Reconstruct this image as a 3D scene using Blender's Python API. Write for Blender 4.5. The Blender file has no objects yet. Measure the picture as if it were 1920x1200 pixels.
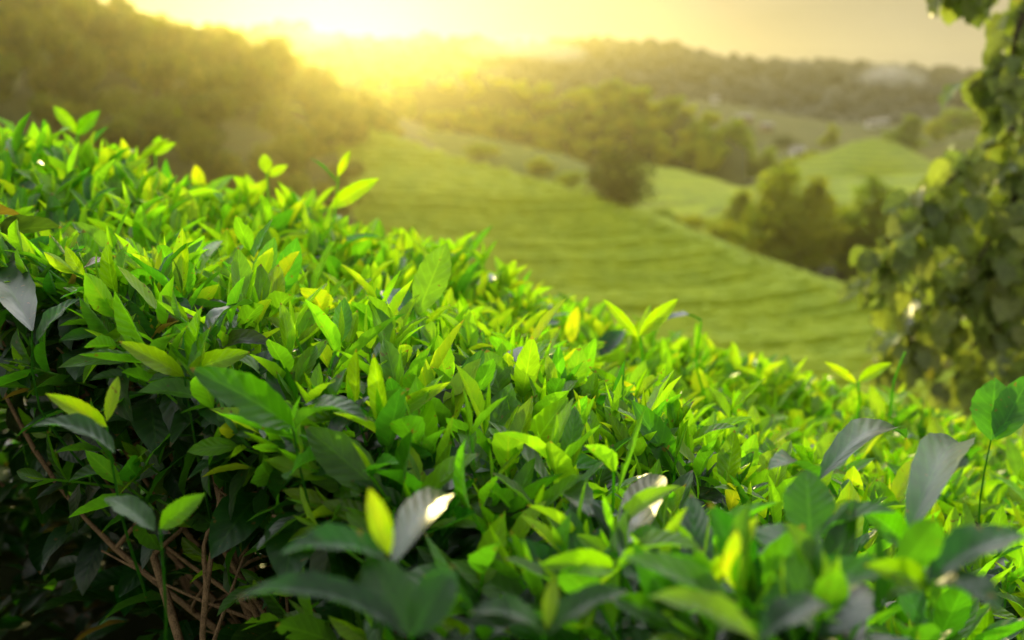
import bpy, math
import numpy as np
R = math.radians
S = bpy.context.scene
COL = S.collection

# ------------------------------------------------------------------ camera
PITCH = 10.32
F_PX = 1867.0
cam_d = bpy.data.cameras.new('camera')
cam = bpy.data.objects.new('camera', cam_d); COL.objects.link(cam)
cam.location = (0, 0, 0)
cam.rotation_euler = (R(90 - PITCH), 0, 0)
cam_d.sensor_width = 36.0
cam_d.lens = 36.0 * F_PX / 1920.0
cam_d.clip_start = 0.02
cam_d.clip_end = 8000
cam_d.dof.use_dof = True
cam_d.dof.focus_distance = 0.85
cam_d.dof.aperture_fstop = 4.3
S.camera = cam

# ------------------------------------------------------------------ sky and sun
SUN_EL, SUN_AZ = 7.2, -10.0          # azimuth from +Y, negative = to the left
sd = np.array([math.sin(R(SUN_AZ)) * math.cos(R(SUN_EL)), math.cos(R(SUN_AZ)) * math.cos(R(SUN_EL)), math.sin(R(SUN_EL))])
world = bpy.data.worlds.new('World'); S.world = world; world.use_nodes = True
wt = world.node_tree; wn = wt.nodes; wl = wt.links; wn.clear()
w_out = wn.new('ShaderNodeOutputWorld'); w_bg = wn.new('ShaderNodeBackground')
sky = wn.new('ShaderNodeTexSky'); sky.sky_type = 'NISHITA'; sky.sun_disc = False
sky.sun_elevation = R(SUN_EL); sky.sun_rotation = R(SUN_AZ)
sky.air_density = 1.0; sky.dust_density = 4.0; sky.ozone_density = 1.0
# thin overcast in front of the clear sky: cream near the horizon, grey overhead, softly mottled
tc = wn.new('ShaderNodeTexCoord'); sep = wn.new('ShaderNodeSeparateXYZ'); wl.new(tc.outputs['Generated'], sep.inputs[0])
ramp = wn.new('ShaderNodeValToRGB'); wl.new(sep.outputs['Z'], ramp.inputs[0])
ramp.color_ramp.elements[0].position = 0.0; ramp.color_ramp.elements[0].color = (1.0, 0.91, 0.76, 1)
ramp.color_ramp.elements[1].position = 0.75; ramp.color_ramp.elements[1].color = (0.92, 0.95, 1.0, 1)
e = ramp.color_ramp.elements.new(0.16); e.color = (1.0, 0.90, 0.75, 1)
e = ramp.color_ramp.elements.new(0.40); e.color = (0.86, 0.86, 0.82, 1)
nz = wn.new('ShaderNodeTexNoise'); nz.inputs['Scale'].default_value = 3.0; nz.inputs['Detail'].default_value = 5
mp = wn.new('ShaderNodeMapping'); mp.inputs['Scale'].default_value = (1, 1, 3.5)
wl.new(tc.outputs['Generated'], mp.inputs[0]); wl.new(mp.outputs[0], nz.inputs['Vector'])
mr = wn.new('ShaderNodeMapRange'); mr.inputs['From Min'].default_value = 0.3; mr.inputs['From Max'].default_value = 0.7
mr.inputs['To Min'].default_value = 2.5; mr.inputs['To Max'].default_value = 3.5; wl.new(nz.outputs['Fac'], mr.inputs['Value'])
ov = wn.new('ShaderNodeVectorMath'); ov.operation = 'SCALE'; wl.new(ramp.outputs[0], ov.inputs[0])
# unseen bright bank high on the sun's side, added for sheen on the leaves
def wmr(src, a, b, c, d):
    q = wn.new('ShaderNodeMapRange'); q.interpolation_type = 'SMOOTHSTEP'
    for k_, v_ in zip(('From Min', 'From Max', 'To Min', 'To Max'), (a, b, c, d)): q.inputs[k_].default_value = v_
    wl.new(src, q.inputs['Value']); return q.outputs[0]
def wmath(op, a, b):
    q = wn.new('ShaderNodeMath'); q.operation = op; wl.new(a, q.inputs[0])
    if isinstance(b, (int, float)): q.inputs[1].default_value = b
    else: wl.new(b, q.inputs[1])
    return q.outputs[0]
front = wmr(sep.outputs['Y'], -0.1, 0.85, 1.4, 13.0)
hi = wmath('MULTIPLY', wmr(sep.outputs['Z'], 0.15, 0.32, 0.0, 1.0), wmr(sep.outputs['Z'], 0.60, 0.92, 1.0, 0.45))
gain = wmath('ADD', wmath('MULTIPLY', wmath('SUBTRACT', front, 1.0), hi), 1.0)
rear_fill = wmr(sep.outputs['Y'], -0.5, 0.3, 1.6, 1.0)  # sky behind us lifted as added fill for slopes facing the camera
gain = wmath('MULTIPLY', gain, rear_fill)
wl.new(wmath('MULTIPLY', mr.outputs[0], gain), ov.inputs['Scale'])
mix = wn.new('ShaderNodeMix'); mix.data_type = 'RGBA'; mix.inputs['Factor'].default_value = 0.97
wl.new(sky.outputs[0], mix.inputs['A']); wl.new(ov.outputs[0], mix.inputs['B'])
wl.new(mix.outputs['Result'], w_bg.inputs['Color']); w_bg.inputs['Strength'].default_value = 0.11
wl.new(w_bg.outputs[0], w_out.inputs[0])

sun_d = bpy.data.lights.new('sun', 'SUN'); sun_d.energy = 4.4; sun_d.angle = R(0.6); sun_d.color = (1.0, 0.82, 0.33)
sun = bpy.data.objects.new('sun', sun_d); COL.objects.link(sun)
sun.rotation_euler = (R(90 - SUN_EL), 0, R(180) - R(SUN_AZ))

S.view_settings.view_transform = 'Standard'; S.view_settings.look = 'None'
S.view_settings.exposure = 0.12; S.view_settings.gamma = 1.0
S.render.engine = 'CYCLES'
S.cycles.use_denoising = True
S.cycles.max_bounces = 6; S.cycles.diffuse_bounces = 3; S.cycles.glossy_bounces = 2
S.cycles.transmission_bounces = 4; S.cycles.volume_bounces = 0; S.cycles.transparent_max_bounces = 4

# ------------------------------------------------------------------ helpers
cp, sp = math.cos(R(PITCH)), math.sin(R(PITCH))
def at(px, py, Y):
    """point at forward distance Y seen at photo pixel (px, py)"""
    cx = (px - 960) / F_PX; cy = (600 - py) / F_PX
    d = np.array([cx, cp + cy * sp, -sp + cy * cp])
    return d * (Y / d[1])
def pix(p):
    p = np.asarray(p, float)
    f = p[..., 1] * cp - p[..., 2] * sp; u = p[..., 1] * sp + p[..., 2] * cp
    f = np.maximum(f, 1e-4)
    return np.stack([960 + F_PX * p[..., 0] / f, 600 - F_PX * u / f], -1)
def nrm(v):
    v = np.asarray(v, float); return v / np.maximum(np.linalg.norm(v, axis=-1, keepdims=True), 1e-9)
def fbm(x, y, seed=0, oct=4):
    r = np.random.default_rng(seed); o = 0; a = 1.0
    for k in range(oct):
        f = 1.9 ** k
        for j in range(3):
            t = r.uniform(0, 6.28); ph = r.uniform(0, 6.28)
            o = o + a * np.sin(f * (x * math.cos(t) + y * math.sin(t)) + ph) / 3
        a *= 0.55
    return o

def mesh(name, V, F4=None, F3=None, uv=None, attrs=None, mat=None, smooth=True):
    me = bpy.data.meshes.new(name)
    V = np.asarray(V, np.float32).reshape(-1, 3)
    F4 = np.zeros((0, 4), np.int32) if F4 is None else np.asarray(F4, np.int32).reshape(-1, 4)
    F3 = np.zeros((0, 3), np.int32) if F3 is None else np.asarray(F3, np.int32).reshape(-1, 3)
    me.vertices.add(len(V)); me.vertices.foreach_set('co', V.ravel())
    loops = np.concatenate([F4.ravel(), F3.ravel()]).astype(np.int32)
    me.loops.add(len(loops)); me.loops.foreach_set('vertex_index', loops)
    n = len(F4) + len(F3)
    st = np.concatenate([np.arange(len(F4)) * 4, len(F4) * 4 + np.arange(len(F3)) * 3]).astype(np.int32)
    me.polygons.add(n); me.polygons.foreach_set('loop_start', st)
    me.polygons.foreach_set('use_smooth', np.full(n, smooth))
    if uv is not None:
        l = me.uv_layers.new(name='UVMap'); l.data.foreach_set('uv', np.asarray(uv, np.float32)[loops].ravel())
    for k, a in (attrs or {}).items():
        at_ = me.attributes.new(k, 'FLOAT', 'POINT'); at_.data.foreach_set('value', np.asarray(a, np.float32))
    me.update(calc_edges=True)
    if mat: me.materials.append(mat)
    return me
def obj(name, me, parent=None, loc=None):
    o = bpy.data.objects.new(name, me); COL.objects.link(o)
    if parent is not None: o.parent = parent
    if loc is not None: o.location = loc
    return o
def tag(o, label=None, cat=None, group=None, kind=None):
    if label: o['label'] = label
    if cat: o['category'] = cat
    if group: o['group'] = group
    if kind: o['kind'] = kind
    return o
def thing(name, loc, label, cat, group=None):
    o = bpy.data.objects.new(name, None); COL.objects.link(o); o.location = loc; o.empty_display_size = 0.2
    return tag(o, label, cat, group)
def copy_tree(o, parent=None):
    c = o.copy(); COL.objects.link(c)
    if parent is not None: c.parent = parent
    for ch in list(o.children): copy_tree(ch, c)
    return c
class Geo:
    """collects vertices, quads, uv and leaf attributes for ONE mesh"""
    def __init__(s): s.V = []; s.F = []; s.U = []; s.A = []; s.B = []; s.n = 0
    def add(s, V, F, uv, age, rnd):
        s.V.append(V); s.F.append(F + s.n); s.U.append(uv); s.A.append(age); s.B.append(rnd); s.n += len(V)
    def mesh(s, name, mat):
        return mesh(name, np.concatenate(s.V), np.concatenate(s.F), None, np.concatenate(s.U), {'age': np.concatenate(s.A), 'rnd': np.concatenate(s.B)}, mat)

def tube(pts, rad, n=6):
    pts = np.asarray(pts, float); k = len(pts)
    T = np.gradient(pts, axis=0); T = nrm(T)
    ref = np.array([0.31, 0.77, 0.55]); A = nrm(np.cross(T, ref)); B = np.cross(T, A)
    a = np.arange(n) / n * 2 * np.pi
    rad = np.broadcast_to(rad, (k,))
    V = pts[:, None] + rad[:, None, None] * (np.cos(a)[None, :, None] * A[:, None] + np.sin(a)[None, :, None] * B[:, None])
    i = np.arange(k - 1)[:, None] * n; j = np.arange(n)[None]; j2 = (j + 1) % n
    F = np.stack([i + j, i + j2, i + n + j2, i + n + j], -1).reshape(-1, 4)
    return V.reshape(-1, 3), F
def curve(ctrl, k=10):
    """smooth (Catmull-Rom) line through control points"""
    c = np.asarray(ctrl, float)
    c = np.vstack([2 * c[0] - c[1], c, 2 * c[-1] - c[-2]]); out = []
    m = len(c) - 3
    for i in range(m):
        t = np.linspace(0, 1, k, endpoint=(i == m - 1))[:, None]
        p0, p1, p2, p3 = c[i:i + 4]
        out.append(0.5 * (2 * p1 + (p2 - p0) * t + (2 * p0 - 5 * p1 + 4 * p2 - p3) * t ** 2 + (3 * p1 - p0 - 3 * p2 + p3) * t ** 3))
    return np.vstack(out)

def leaves(P, D, N, L, W, bend, fold, wave, ph, age, rnd, nu=9, nv=6, shape='tea', cup=None):
    """n leaf blades: arrays of base point, direction, upper side, length, half width, droop, fold, edge wave"""
    P = np.atleast_2d(P); D = nrm(np.atleast_2d(D)); N = np.atleast_2d(N); n = len(P)
    f = lambda a: np.broadcast_to(np.asarray(a, float), (n,))
    L, W, bend, fold, wave, ph, age, rnd = map(f, (L, W, bend, fold, wave, ph, age, rnd))
    N = nrm(N - (N * D).sum(1, keepdims=True) * D); Sd = np.cross(D, N)
    u = np.linspace(0, 1, nu + 1)
    if shape == 'tea':
        w = (u ** 0.85) * (np.clip(1 - u, 0, 1) ** 0.98); w /= w.max(); w[0] = 0.05; w[-1] = 0.01
    elif shape == 'bud':
        w = (u ** 0.5) * (1 - u) ** 0.9; w /= w.max(); w[0] = 0.3; w[-1] = 0.01
    else:
        w = np.interp(u, [0, .08, .2, .3, .4, .5, .58, .68, .8, .9, 1], [.12, .70, .92, .86, 1.0, .84, .74, .72, .42, .19, .01])
    if shape == 'tea' and nu >= 10: w = w * (1 + .035 * (-1.0) ** np.arange(nu + 1))   # toothed margin
    v = np.linspace(-1, 1, nv + 1)
    th = bend[:, None] * u[None]                                   # direction turns down along the blade
    dth = 1.0 / nu
    c, s = np.cos(th), np.sin(th)
    cx = np.concatenate([np.zeros((n, 1)), np.cumsum((c[:, 1:] + c[:, :-1]) / 2, 1)], 1) * dth
    cz = np.concatenate([np.zeros((n, 1)), np.cumsum((s[:, 1:] + s[:, :-1]) / 2, 1)], 1) * dth
    C = P[:, None] + L[:, None, None] * (cx[..., None] * D[:, None] - cz[..., None] * N[:, None])
    nn = s[..., None] * D[:, None] + c[..., None] * N[:, None]
    ww = W[:, None] * w[None]                                      # n, nu+1
    av = np.abs(v)
    lat = ww[:, :, None] * v[None, None] * np.cos(fold)[:, None, None]
    edge = wave[:, None, None] * ww[:, :, None] * (av ** 2)[None, None] * np.sin(u[None, :, None] * 15 + ph[:, None, None] + (v > 0)[None, None] * 1.7)
    quilt = 0.06 * ww[:, :, None] * (av * (1 - av) * 4)[None, None] * np.sin(u[None, :, None] * 44 - av[None, None] * 5)
    up = ww[:, :, None] * (av ** 1.25)[None, None] * np.sin(fold)[:, None, None] + edge + quilt
    X = C[:, :, None] + lat[..., None] * Sd[:, None, None] + up[..., None] * nn[:, :, None]
    m = (nu + 1) * (nv + 1)
    i = np.arange(nu)[:, None] * (nv + 1); j = np.arange(nv)[None]
    f0 = np.stack([i + j, i + j + 1, i + j + nv + 2, i + j + nv + 1], -1).reshape(-1, 4)
    F = (f0[None] + (np.arange(n) * m)[:, None, None]).reshape(-1, 4)
    if shape == 'tea' and nu >= 10:                             # a few blades have been bitten at the margin
        keep = np.ones((n, nu, nv), bool); gr = np.random.default_rng(int(abs(P[0, 0]) * 1e5) % 99991)
        for k_ in np.nonzero(gr.uniform(size=n) < .16)[0]:
            a_ = gr.integers(3, nu - 2); e_ = 0 if gr.uniform() < .5 else nv - 1
            keep[k_, a_:a_ + gr.integers(1, 3), e_] = False
            if gr.uniform() < .4: keep[k_, a_, e_ + (1 if e_ == 0 else -1)] = False
        F = F.reshape(n, nu, nv, 4)[keep]
    uv = np.stack(np.broadcast_arrays(u[:, None], v[None] * 0.5 + 0.5), -1).reshape(-1, 2)
    return X.reshape(-1, 3), F, np.tile(uv, (n, 1)), np.repeat(age, m), np.repeat(rnd, m)

# ------------------------------------------------------------------ materials
def new_mat(name):
    m = bpy.data.materials.new(name); m.use_nodes = True
    t = m.node_tree; t.nodes.clear()
    return m, t, t.nodes, t.links
def ramp_node(N, stops):
    r = N.new('ShaderNodeValToRGB'); el = r.color_ramp.elements
    el[0].position, el[0].color = stops[0][0], (*stops[0][1], 1)
    el[1].position, el[1].color = stops[-1][0], (*stops[-1][1], 1)
    for p, c in stops[1:-1]:
        q = el.new(p); q.color = (*c, 1)
    return r
def leaf_material(name, stops, tgain, tfac, rough, veins=True, spec=0.5, sat_t=(1.75, 1.9, 0.4), sheen_rough=0.0):
    m, t, N, K = new_mat(name)
    out = N.new('ShaderNodeOutputMaterial'); pb = N.new('ShaderNodeBsdfPrincipled'); tr = N.new('ShaderNodeBsdfTranslucent')
    mx = N.new('ShaderNodeMixShader')
    a = N.new('ShaderNodeAttribute'); a.attribute_name = 'age'; r_ = N.new('ShaderNodeAttribute'); r_.attribute_name = 'rnd'
    rp = ramp_node(N, stops); K.new(a.outputs['Fac'], rp.inputs[0])
    hsv = N.new('ShaderNodeHueSaturation')
    h1 = N.new('ShaderNodeMapRange'); h1.inputs['To Min'].default_value = 0.49; h1.inputs['To Max'].default_value = 0.52; K.new(r_.outputs['Fac'], h1.inputs['Value'])
    v1 = N.new('ShaderNodeMath'); v1.operation = 'MULTIPLY'; v1.inputs[1].default_value = 7.31; K.new(r_.outputs['Fac'], v1.inputs[0])
    v2 = N.new('ShaderNodeMath'); v2.operation = 'FRACT'; K.new(v1.outputs[0], v2.inputs[0])
    v3 = N.new('ShaderNodeMapRange'); v3.inputs['To Min'].default_value = 0.72; v3.inputs['To Max'].default_value = 1.28; K.new(v2.outputs[0], v3.inputs['Value'])
    K.new(h1.outputs[0], hsv.inputs['Hue']); K.new(v3.outputs[0], hsv.inputs['Value']); K.new(rp.outputs[0], hsv.inputs['Color'])
    col = hsv.outputs[0]
    if not veins:                                               # no two trees are quite the same green
        oi = N.new('ShaderNodeObjectInfo'); t1 = ramp_node(N, [(0, (.62, .68, .7)), (.5, (1, 1, 1)), (1, (1.45, 1.25, .9))]); K.new(oi.outputs['Random'], t1.inputs[0])
        tm_ = N.new('ShaderNodeVectorMath'); tm_.operation = 'MULTIPLY'; K.new(col, tm_.inputs[0]); K.new(t1.outputs[0], tm_.inputs[1]); col = tm_.outputs[0]
    geo = N.new('ShaderNodeNewGeometry'); tco = N.new('ShaderNodeTexCoord')
    ns = N.new('ShaderNodeTexNoise'); ns.inputs['Scale'].default_value = 60 if veins else 14; ns.inputs['Detail'].default_value = 4
    K.new(geo.outputs['Position'], ns.inputs['Vector'])
    nm = N.new('ShaderNodeMapRange'); nm.inputs['From Min'].default_value = .3; nm.inputs['From Max'].default_value = .7
    nm.inputs['To Min'].default_value = .78; nm.inputs['To Max'].default_value = 1.2; K.new(ns.outputs['Fac'], nm.inputs['Value'])
    cm = N.new('ShaderNodeVectorMath'); cm.operation = 'SCALE'; K.new(col, cm.inputs[0]); K.new(nm.outputs[0], cm.inputs['Scale'])
    col = cm.outputs[0]; height = ns.outputs['Fac']
    if veins:
        sx = N.new('ShaderNodeSeparateXYZ'); K.new(tco.outputs['UV'], sx.inputs[0])
        def M(op, x, y=None, z=None):
            q = N.new('ShaderNodeMath'); q.operation = op
            for k_, val in enumerate((x, y, z)):
                if val is None: continue
                if isinstance(val, (int, float)): q.inputs[k_].default_value = val
                else: K.new(val, q.inputs[k_])
            return q.outputs[0]
        av = M('ABSOLUTE', M('MULTIPLY', M('SUBTRACT', sx.outputs['Y'], 0.5), 2.0))
        side = M('COSINE', M('MULTIPLY', M('SUBTRACT', M('MULTIPLY', sx.outputs['X'], 8.0), M('MULTIPLY', av, 1.6)), 6.283))
        sidev = M('POWER', M('MULTIPLY', M('ADD', side, 1.0), 0.5), 10.0)
        mid = M('SUBTRACT', 1.0, M('SMOOTHSTEP', 0.02, 0.09, av)) if False else M('LESS_THAN', av, 0.06)
        vein = M('MAXIMUM', M('MULTIPLY', sidev, 0.45), mid)
        vm = N.new('ShaderNodeMix'); vm.data_type = 'RGBA'; K.new(M('MULTIPLY', vein, 0.5), vm.inputs['Factor'])
        K.new(col, vm.inputs['A']); lg = N.new('ShaderNodeVectorMath'); lg.operation = 'MULTIPLY_ADD'; K.new(col, lg.inputs[0])
        lg.inputs[1].default_value = (1.5, 1.5, 1.4); lg.inputs[2].default_value = (.02, .035, .006); K.new(lg.outputs[0], vm.inputs['B'])
        col = vm.outputs['Result']
        height = M('ADD', M('MULTIPLY', side, -0.35), M('ADD', M('MULTIPLY', ns.outputs['Fac'], 0.9), M('MULTIPLY', mid, -0.8)))
        # brown specks, scorched tips and pale blotches on some blades
        sn = N.new('ShaderNodeTexNoise'); sn.inputs['Scale'].default_value = 150; sn.inputs['Detail'].default_value = 2; K.new(geo.outputs['Position'], sn.inputs['Vector'])
        spot = M('MULTIPLY', M('GREATER_THAN', sn.outputs['Fac'], .70), M('GREATER_THAN', v2.outputs[0], .35))
        tipb = M('MULTIPLY', M('GREATER_THAN', M('ADD', sx.outputs['X'], M('MULTIPLY', ns.outputs['Fac'], .12)), 1.01), M('LESS_THAN', v2.outputs[0], .3))
        mar = N.new('ShaderNodeMix'); mar.data_type = 'RGBA'; K.new(M('MULTIPLY', M('MAXIMUM', spot, tipb), .75), mar.inputs['Factor']); K.new(col, mar.inputs['A'])
        mar.inputs['B'].default_value = (.13, .075, .02, 1); col = mar.outputs['Result']
    # paler, duller underside
    back = N.new('ShaderNodeMix'); back.data_type = 'RGBA'; K.new(geo.outputs['Backfacing'], back.inputs['Factor']); K.new(col, back.inputs['A'])
    lb = N.new('ShaderNodeVectorMath'); lb.operation = 'MULTIPLY_ADD'; K.new(col, lb.inputs[0]); lb.inputs[1].default_value = (1.15, 1.15, 1.15); lb.inputs[2].default_value = (.015, .025, .008)
    K.new(lb.outputs[0], back.inputs['B']); col = back.outputs['Result']
    K.new(col, pb.inputs['Base Color'])
    if name == 'tea_leaf':                                      # old blades are waxier than young ones
        cw = N.new('ShaderNodeMapRange'); cw.inputs['From Min'].default_value = .45; cw.inputs['From Max'].default_value = .85
        cw.inputs['To Min'].default_value = .1; cw.inputs['To Max'].default_value = .9; K.new(a.outputs['Fac'], cw.inputs['Value'])
        K.new(cw.outputs[0], pb.inputs['Coat Weight']); pb.inputs['Coat Roughness'].default_value = .36
    rr = N.new('ShaderNodeMapRange'); rr.inputs['To Min'].default_value = rough - .09; rr.inputs['To Max'].default_value = rough + .16; K.new(v2.outputs[0], rr.inputs['Value'])
    rb = N.new('ShaderNodeMath'); rb.operation = 'MULTIPLY_ADD'; K.new(geo.outputs['Backfacing'], rb.inputs[0]); rb.inputs[1].default_value = .3; K.new(rr.outputs[0], rb.inputs[2])
    K.new(rb.outputs[0], pb.inputs['Roughness']); pb.inputs['Specular IOR Level'].default_value = spec
    tm = N.new('ShaderNodeVectorMath'); tm.operation = 'MULTIPLY'; K.new(col, tm.inputs[0]); tm.inputs[1].default_value = tuple(tgain * x for x in sat_t)
    tc_ = N.new('ShaderNodeVectorMath'); tc_.operation = 'MINIMUM'; K.new(tm.outputs[0], tc_.inputs[0]); tc_.inputs[1].default_value = (.9, .9, .9)
    K.new(tc_.outputs[0], tr.inputs['Color'])
    bp = N.new('ShaderNodeBump'); bp.inputs['Strength'].default_value = .5; bp.inputs['Distance'].default_value = .0012 if veins else .004
    K.new(height, bp.inputs['Height']); K.new(bp.outputs[0], pb.inputs['Normal'])
    mx.inputs[0].default_value = tfac
    K.new(pb.outputs[0], mx.inputs[1]); K.new(tr.outputs[0], mx.inputs[2]); K.new(mx.outputs[0], out.inputs['Surface'])
    return m
def ground_material(name, c1, c2, scale, rough=.9, bump=.3, dist=.05, c3=None, s2=6.0, rows=0):
    m, t, N, K = new_mat(name)
    out = N.new('ShaderNodeOutputMaterial'); pb = N.new('ShaderNodeBsdfPrincipled'); geo = N.new('ShaderNodeNewGeometry')
    n1 = N.new('ShaderNodeTexNoise'); n1.inputs['Scale'].default_value = scale; n1.inputs['Detail'].default_value = 6; K.new(geo.outputs['Position'], n1.inputs['Vector'])
    n2 = N.new('ShaderNodeTexNoise'); n2.inputs['Scale'].default_value = scale * s2; n2.inputs['Detail'].default_value = 4; K.new(geo.outputs['Position'], n2.inputs['Vector'])
    ad = N.new('ShaderNodeMath'); ad.operation = 'MULTIPLY_ADD'; K.new(n2.outputs['Fac'], ad.inputs[0]); ad.inputs[1].default_value = .6
    s_ = N.new('ShaderNodeMath'); s_.operation = 'MULTIPLY'; s_.inputs[1].default_value = .5; K.new(n1.outputs['Fac'], s_.inputs[0]); K.new(s_.outputs[0], ad.inputs[2])
    stops = [(.38, c1), (.68, c2)] if c3 is None else [(.38, c1), (.55, c2), (.7, c3)]
    rp = ramp_node(N, stops); K.new(ad.outputs[0], rp.inputs[0]); col = rp.outputs[0]
    if rows:                                                    # planted rows following the contours, with dark gaps between
        sz = N.new('ShaderNodeSeparateXYZ'); K.new(geo.outputs['Position'], sz.inputs[0])
        p1 = N.new('ShaderNodeMath'); p1.operation = 'MULTIPLY_ADD'; K.new(n1.outputs['Fac'], p1.inputs[0]); p1.inputs[1].default_value = 3.0; K.new(sz.outputs['Z'], p1.inputs[2])
        p2 = N.new('ShaderNodeMath'); p2.operation = 'MULTIPLY'; K.new(p1.outputs[0], p2.inputs[0]); p2.inputs[1].default_value = rows
        p3 = N.new('ShaderNodeMath'); p3.operation = 'SINE'; K.new(p2.outputs[0], p3.inputs[0])
        p4 = N.new('ShaderNodeMapRange'); p4.inputs['From Min'].default_value = -1; p4.inputs['From Max'].default_value = .1; p4.inputs['To Min'].default_value = .62; p4.inputs['To Max'].default_value = 1; K.new(p3.outputs[0], p4.inputs['Value'])
        p5 = N.new('ShaderNodeVectorMath'); p5.operation = 'SCALE'; K.new(col, p5.inputs[0]); K.new(p4.outputs[0], p5.inputs['Scale']); col = p5.outputs[0]
    K.new(col, pb.inputs['Base Color'])
    pb.inputs['Roughness'].default_value = rough; pb.inputs['Specular IOR Level'].default_value = .2
    bp = N.new('ShaderNodeBump'); bp.inputs['Strength'].default_value = bump; bp.inputs['Distance'].default_value = dist
    K.new(n2.outputs['Fac'], bp.inputs['Height']); K.new(bp.outputs[0], pb.inputs['Normal']); K.new(pb.outputs[0], out.inputs['Surface'])
    return m
WOOD_LEAF = leaf_material('dry_tree_leaf', [(0, (.075, .080, .004)), (.5, (.040, .046, .003)), (1, (.105, .088, .004))], 2.0, .48, .5, veins=False, spec=.2)
DARK_LEAF = leaf_material('dark_tree_leaf', [(0, (.045, .055, .006)), (.5, (.030, .040, .005)), (1, (.055, .055, .006))], 1.3, .35, .55, veins=False, spec=.2)
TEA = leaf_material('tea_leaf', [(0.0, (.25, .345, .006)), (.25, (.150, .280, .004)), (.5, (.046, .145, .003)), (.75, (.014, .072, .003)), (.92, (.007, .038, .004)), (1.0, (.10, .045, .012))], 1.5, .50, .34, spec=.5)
TREE_LEAF = leaf_material('tree_leaf', [(0, (.20, .22, .014)), (.5, (.15, .175, .014)), (1, (.23, .21, .016))], 2.2, .52, .5, veins=False, spec=.25)
VINE_LEAF = leaf_material('broad_leaf', [(0, (.27, .31, .06)), (.4, (.21, .25, .065)), (.78, (.15, .185, .055)), (.9, (.30, .27, .05)), (1, (.30, .15, .015))], 1.25, .42, .42, veins=True, spec=.45, sat_t=(1.45, 1.5, .6))
WOOD = ground_material('woody_stem', (.13, .085, .042), (.36, .235, .12), 120, .85, .9, .003)
BARK = ground_material('bark', (.035, .025, .016), (.10, .075, .05), 6, .9, .6, .03)
SOIL = ground_material('soil_and_grass', (.022, .016, .009), (.040, .045, .012), .35, .95, .4, .04, (.07, .10, .014))
HILLGRASS = ground_material('hill_grass', (.045, .050, .008), (.080, .085, .012), .12, .95, .4, .2)
HILLTOP = ground_material('row_grass', (.07, .11, .003), (.14, .19, .005), .3, .95, .5, .1)
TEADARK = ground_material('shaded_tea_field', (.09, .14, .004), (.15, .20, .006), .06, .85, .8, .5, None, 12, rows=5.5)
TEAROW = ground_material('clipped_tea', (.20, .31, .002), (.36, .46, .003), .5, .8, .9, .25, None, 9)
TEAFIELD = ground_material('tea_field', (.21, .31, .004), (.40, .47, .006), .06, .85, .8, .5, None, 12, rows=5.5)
DRYFIELD = ground_material('dry_field', (.08, .10, .008), (.16, .15, .015), .05, .9, .8, .5, None, 10, rows=4.5)
FOREST = ground_material('forest_leaf', (.055, .056, .040), (.10, .098, .070), .05, .9, .8, 1.5)
WALLW = ground_material('white_plaster', (.76, .74, .70), (.84, .82, .78), 1.5, .8, .1, .01)
WALLB = ground_material('beige_plaster', (.45, .33, .20), (.55, .42, .27), 1.5, .8, .1, .01)
ROOFM = ground_material('roof_sheet', (.28, .24, .20), (.40, .36, .32), 1.2, .6, .3, .03)
GLASS, _t, _N, _K = new_mat('window_glass'); _o = _N.new('ShaderNodeOutputMaterial'); _p = _N.new('ShaderNodeBsdfPrincipled')
_p.inputs['Base Color'].default_value = (.03, .035, .04, 1); _p.inputs['Roughness'].default_value = .08; _K.new(_p.outputs[0], _o.inputs[0])

# ------------------------------------------------------------------ ground
def ground_z(x, y):
    z = np.interp(y, [-10, 2.6, 8, 16, 30, 60, 120, 200, 350, 800, 2400], [-.95, -1.0, -3.2, -7.5, -13.5, -16, -14, -10, -6.5, -2, 10])
    side = -.26 * np.clip(x, -4, 4) * np.interp(y, [3, 20], [1, 0])
    return z + side + fbm(x * .03, y * .03, 3) * np.interp(y, [3, 60], [.02, .6])
ys = np.concatenate([np.linspace(-8, 4, 40), 4 + 2400 * (np.linspace(0, 1, 150)[1:] ** 2.6)])
ts = np.linspace(-1.6, 1.6, 140)
GX = ts[None] * (np.abs(ys)[:, None] + 6); GY = np.broadcast_to(ys[:, None], GX.shape)
def grid_faces(a, b):
    i = np.arange(a - 1)[:, None] * b; j = np.arange(b - 1)[None]
    return np.stack([i + j, i + j + 1, i + b + j + 1, i + b + j], -1).reshape(-1, 4)
tag(obj('ground', mesh('ground', np.stack([GX, GY, ground_z(GX, GY)], -1), grid_faces(*GX.shape), mat=SOIL)), kind='structure')

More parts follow.
